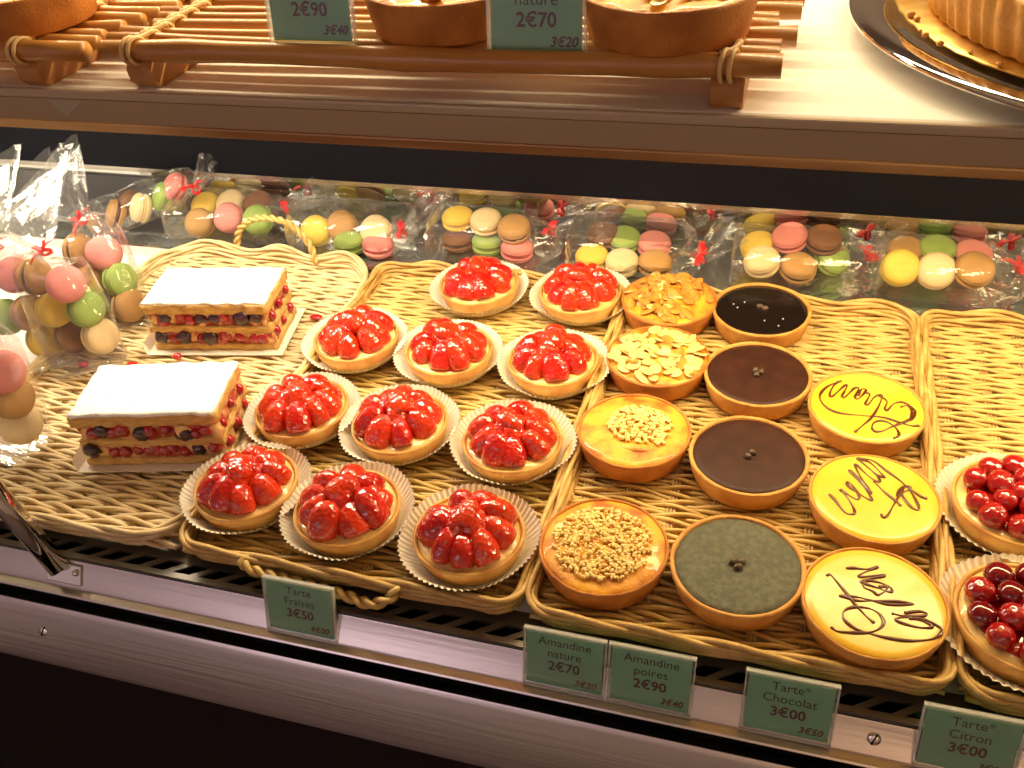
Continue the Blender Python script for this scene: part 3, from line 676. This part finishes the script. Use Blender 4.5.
# upright bags at the left
def upright(nm,macs,bot,top,tie,end,w,d,seed,face,card=True):
    bt,tp,ti,en=V(bot),V(top),V(tie),V(end); up=V(face).normalized()
    ax=(tp-bt).normalized(); sd=ax.cross(up).normalized(); uu=sd.cross(ax)
    path=[bt,bt+ax*.005,bt.lerp(tp,.5),tp,tp.lerp(ti,.6),ti,ti.lerp(en,.4),en]
    cb=None
    bag('cellophane macaron bag with red tie, '+nm,[tuple(p) for p in path],[w*.92,w,w,w*.9,w*.4,.006,w*.7,w*1.5],[d*.9,d,d,d*.9,d*.5,.006,d*.35,d*.6],up,5,cb,seed=seed)
    for (px,py,Z,colr,axm,w_) in macs: macaron(at(px,py,Z),axm,colr,'%s macaron, %s in the bag %s'%(NAME[colr],w_,nm),'macarons in the bag '+nm)
EG=(1.1,-.22,.32); FC=(.70,-.60,.42); LW=(-.8,-.4,.3)
upright('standing behind the farther cream slice',[(79,251,.068,'caramel',(1.1,.1,.16),'top left'),(104,253,.068,'pink',FC,'top right'),(93,281,.042,'caramel',EG,'middle left'),(120,280,.042,'green',EG,'middle right'),(105,303,.018,'brown',EG,'bottom left'),(129,305,.018,'caramel',EG,'bottom right')],
  at(120,326,.001),at(92,238,.086),at(83,221,.096),at(44,176,.13),.068,.040,31,(.25,-.9,.45))
upright('standing behind the nearer cream slice',[(36,277,.082,'caramel',(1.1,.1,.16),'top left'),(66,284,.082,'pink',FC,'top right'),(55,309,.052,'yellow',EG,'middle left'),(86,309,.052,'green',EG,'middle right'),(73,335,.022,'brown',EG,'bottom left'),(100,336,.022,'cream_shell',EG,'bottom right')],
  at(92,366,.001),at(48,266,.100),at(46,252,.112),at(20,180,.155),.072,.042,32,(.25,-.9,.45))
upright('half hidden at the left edge',[(14,275,.078,'pink',FC,'top'),(30,313,.044,'caramel',EG,'middle right'),(45,339,.018,'yellow',EG,'bottom right'),(6,317,.044,'green',EG,'middle left')],
  at(40,366,.001),at(5,262,.098),at(-2,246,.108),at(-30,180,.15),.075,.042,33,(.25,-.9,.45))
upright('nearest the front at the left edge',[(2,372,.090,'pink',FC,'top'),(12,398,.060,'caramel',EG,'middle'),(20,424,.030,'cream_shell',FC,'bottom')],
  at(16,446,.001),at(-14,350,.118),at(-24,332,.128),at(-60,260,.17),.060,.042,34,(.25,-.9,.45))

# ------------------------------------------------------------------ price cards
def text_mesh(s,size,bold=0,shear=0):
    c=bpy.data.curves.new('t','FONT'); c.body=s; c.size=size; c.align_x='CENTER'; c.align_y='CENTER'; c.offset=bold; c.shear=shear; c.extrude=.00006; c.resolution_u=3
    o=bpy.data.objects.new('t',c); COL.objects.link(o); dg=bpy.context.evaluated_depsgraph_get(); dg.update()
    me=bpy.data.meshes.new_from_object(o.evaluated_get(dg)); bpy.data.objects.remove(o); bpy.data.curves.remove(c); me.name='lettering'; return me
def price_card(loc,rz,tilt,lines,label,W=.0545,H=.046,foot=True):
    t=thing('price_card',label,'price card',loc,0,'green price cards',rot=(-tilt,0,rz))
    # local: x right, z up, faces -y
    th=.0011
    h=MB()
    for y0,y1 in ((-.0022,-.0012),(.0002,.0012)): h.box(-W/2,W/2,y0,y1,0,H)
    h.obj('acrylic_holder',M['acrylic'],t,False)
    e=MB(); e.box(-W/2-.0005,W/2+.0005,-.0023,.0013,H-.0012,H); e.box(-W/2-.0005,W/2+.0005,-.0023,.0013,-.0004,.0008); e.box(-W/2-.0006,-W/2+.0003,-.0023,.0013,0,H); e.box(W/2-.0003,W/2+.0006,-.0023,.0013,0,H)
    e.obj('holder_edge',M['acrylic_edge'],t,False)
    # clear foot, folded back
    f=MB(); c,s=math.cos(-tilt),math.sin(-tilt)
    if foot: f.box(-W/2,W/2,.0012,.0022,.001,H*.82,Matrix.Rotation(-.62,3,'X').to_4x4()); (f.obj('acrylic_foot',M['acrylic'],t,False) if foot else None)
    MB().box(-W/2+.0016,W/2-.0016,-.00095,-.00045,.0022,H-.0030).obj('card',M['sign_card'],t,False)
    for (s_,size,bold,shear,x,z,m_) in lines:
        me=text_mesh(s_,size,bold,shear); me.materials.clear(); me.materials.append(M[m_]); o=link('lettering',me,t,(x,-.00100,z),(PI/2,0,0))
    return t
def L4(a,b_,p,q): 
    out=[]
    if a: out.append((a,.0088,0,0,0,.0372,'sign_text'))
    out+= [(b_,.0088,0,0,0,.0282,'sign_text'),(p,.0100,.00022,0,0,.0182,'sign_price'),(q,.0068,.00018,.25,.0145,.0078,'sign_price')]
    return out
TL=.30
for (x,a,b_,p,q,w) in ((-.2950,'Tarte','Fraises','3€50','4€00','under the rope handle'),(-.1005,'Amandine','nature','2€70','3€20','left of the touching pair'),(-.0435,'Amandine','poires','2€90','3€40','right of the touching pair'),(.0425,'Tarte*','Chocolat','3€00','3€50','before the grey chocolate tart'),(.1450,'Tarte*','Citron','3€00','3€50','rightmost on the front rail')):
    price_card((x,.3350,-.0352),0,TL,L4(a,b_,p,q),'small green price card reading %s %s %s, %s'%(a.replace('*',''),b_,p,w))

# ------------------------------------------------------------------ upper shelf goods
def rack(nm,x0,x1,yf,runners,seed,group):
    R=random.Random(seed); t=thing('bamboo_rack',nm,'rack',(x0,yf,SH),0,group)
    rodz=.0165; ys=[0,.0165,.0305,.0450,.0595,.0740,.0885,.1030,.118,.133,.148]
    for k,y in enumerate(ys):
        r=.0060 if k==0 else R.uniform(.0042,.0050); a=R.uniform(-.010,.010) if k else 0; c=R.uniform(-.010,.010) if k else 0
        b=MB(); n=14; pts=[];rr=[]
        for i in range(n+1):
            u=i/n; pts.append((a+(x1-x0+c-a)*u,y+.0008*math.sin(u*9+k),rodz+.006+.0006*math.sin(u*7+k*2))); rr.append(r*(1.16 if (i+k)%5==2 else 1))
        b.tube(pts,rr,12); b.obj('bamboo_rod',M['bamboo'],t)
    for rx in runners:
        b=MB(); w=.0085; prof=[(.002,rodz+.001),(-.003,rodz-.004),(-.002,.005),(.003,0),(.150,0),(.156,.010),(.157,rodz)]; n=len(prof)
        b.add([(rx-x0-w,y,z) for y,z in prof]+[(rx-x0+w,y,z) for y,z in prof],[(i,(i+1)%n,n+(i+1)%n,n+i) for i in range(n)]+[tuple(range(n))[::-1],tuple(range(n,2*n))])
        bevel(b.obj('runner',M['bamboo_runner'],t,False),.001)
        b=MB()
        for k,y in enumerate(ys):
            r=.0075 if k==0 else .0062
            for dx in (-.0022,.0022):
                b.tube([(rx-x0+dx+.0015*math.cos(an),y+r*math.cos(an),rodz+.006+r*math.sin(an)) for an in [2*PI*j/14 for j in range(14)]],.0013,6,closed=True)
            if k: b.tube(bez([(rx-x0-.004,ys[k-1],rodz+.0125),(rx-x0+.001,(ys[k-1]+y)/2,rodz+.0115),(rx-x0+.004,y,rodz+.0125)],4),.0015,6)
        b.obj('lashing',M['lashing'],t)
    return t
rack('dark bamboo rack cut by the left edge of the shelf',-.80,-.402,.4465,(-.448,-.76),3,'bamboo racks on the shelf')
rack('bamboo rack on the shelf carrying two brown tarts and price cards',-.392,-.006,.4510,(-.371,-.031),4,'bamboo racks on the shelf')
RZ=SH+.0165+.0118
for i,(x,y,R_,lab,fm) in enumerate(((-.190,.493,.0455,'brown almond tart on the bamboo rack between the two price cards','frangipane'),(-.066,.487,.0458,'brown tart topped with flaked almonds at the right of the bamboo rack','frangipane'),(-.475,.487,.048,'dark brown tart on the left bamboo rack at the corner','frangipane'))):
    t=thing('almond_tart',lab,'tart',(x,y,RZ-.001),i,'tarts on the bamboo racks')
    link('crust',crust_mesh(R_,.0225,.017,80+i,M['crust_dark'],.003),t); link('filling',disc_mesh('filling',R_-.003,.021,.003,M[fm],i,.0015),t)
    R=random.Random(i+200)
    for k in range(30 if i==1 else 14):
        a=R.uniform(0,6.28); rr=.037*math.sqrt(R.random()); link('almond_flake',(fl_pale if i==1 else fl_dark)[k%3],t,(rr*math.cos(a),rr*math.sin(a),.0235+.002*(1-rr/.04)),(R.uniform(-.4,.4),R.uniform(-.4,.4),R.uniform(0,6)))
price_card((-.1300,.4592,SH+.0215),0.0,.18,L4('Amandine','nature','2€70','3€20'),'green price card reading nature 2€70 between the two tarts on the rack',W=.0515,H=.046,foot=False)
price_card((-.2600,.4625,SH+.0245),0.0,.18,L4('Amandine','poires','2€90','3€40'),'green price card reading 2€90 at the left of the rack tarts',W=.0515,H=.046,foot=False)
pl=thing('silver_platter','round silver platter with polished rim on the right of the shelf','platter',(.231,.600,SH+.0005))
MB().lathe([(0,.002),(.165,.002),(.176,.004),(.186,.010),(.196,.0118),(.203,.0110),(.2055,.0095),(.2045,.008),(.196,.0095),(.186,.0075),(.176,.001),(.165,0),(0,0)],128).obj('platter_dish',M['chrome'],pl)
cb=MB().lathe([(0,0),(.184,0),(.185,.0008),(.184,.0016),(0,.0016)],128,lambda r,z,a:(r+(.0006*math.sin(a*60) if r>.18 else 0),z)); o=cb.obj('cake_board',M['gold_card'],loc=(.236,.600,SH+.0125)); tag(o,'round gold cake board lying on the silver platter','cake board')
bt=thing('large_tart','large golden tart with ridged crust on the gold board','tart',(.231,.587,SH+.0145))
def flute(r,z,a): return (r+(.0011*math.sin(a*88+.6*math.sin(a*31))+.0008*noise.noise(V((a*20,z*50,0))) if r>.14 else 0),z+(.0012*noise.noise(V((a*6,1,0))) if z>.02 else 0))
MB().lathe([(0,0),(.160,0),(.1625,.002),(.1660,.016),(.1680,.028),(.1672,.0295),(.165,.030),(.163,.0285),(.162,.025),(0,.025)],400,flute).obj('crust',M['tart_side'],bt)
link('filling',disc_mesh('filling',.1625,.0275,.003,mat('tart_top',(.86,.52,.12),rough=.4,coat=.3,col2=(.80,.66,.42),noise_scale=14,bump=.5,bump_scale=60),4,.002),bt)
R=random.Random(5)
for k in range(16):
    a=PI+R.uniform(.15,1.25); rr=.1745+R.uniform(-.003,.006); s=R.uniform(.0010,.0026)
    b=MB(); b.ball((0,0,0),s,7,5,(1,.8,.7)); tag(b.obj('pastry_crumb',M['tart_side'],loc=(.231+rr*math.cos(a),.590+rr*math.sin(a),SH+.0141+s*.7)),'tiny golden pastry crumb on the gold board by the large tart','crumb','crumbs on the gold board')

# ------------------------------------------------------------------ light
def area(name,loc,rot,sx,sy,power,col):
    l=bpy.data.lights.new(name,'AREA'); l.shape='RECTANGLE'; l.size=sx; l.size_y=sy; l.energy=power; l.color=col
    o=bpy.data.objects.new(name,l); COL.objects.link(o); o.location=loc; o.rotation_euler=rot; return o
area('case_lamp_left',(-.75,.63,.288),(0,0,0),1.0,.03,4.9,(1,.86,.62))
area('case_lamp_right',(.25,.63,.288),(0,0,0),1.0,.03,5.1,(1,.77,.40))
area('shelf_lamp',(-.10,.96,.80),(math.radians(-18),0,0),2.2,.05,36,(1,.76,.44))
area('wall_fill_left',(-1.6,-2.3,1.5),(math.radians(-50),0,0),.9,.3,30,(.90,.78,1))  # added unseen fill: lilac wash on the shop wall for the steel to reflect
area('wall_fill_right',(1.2,-2.3,1.5),(math.radians(-50),0,0),.9,.3,26,(1,.70,.46))  # added unseen fill: warm counterpart on the right, same purpose
w=bpy.data.worlds.new('world'); scene.world=w; w.use_nodes=True; w.node_tree.nodes['Background'].inputs[0].default_value=(.9,.75,.65,1); w.node_tree.nodes['Background'].inputs[1].default_value=.02
vs=scene.view_settings; vs.view_transform='Standard'; vs.look='None'; vs.gamma=1; vs.use_curve_mapping=False; vs.exposure=0
scene.cycles.transparent_max_bounces=24; scene.cycles.max_bounces=10
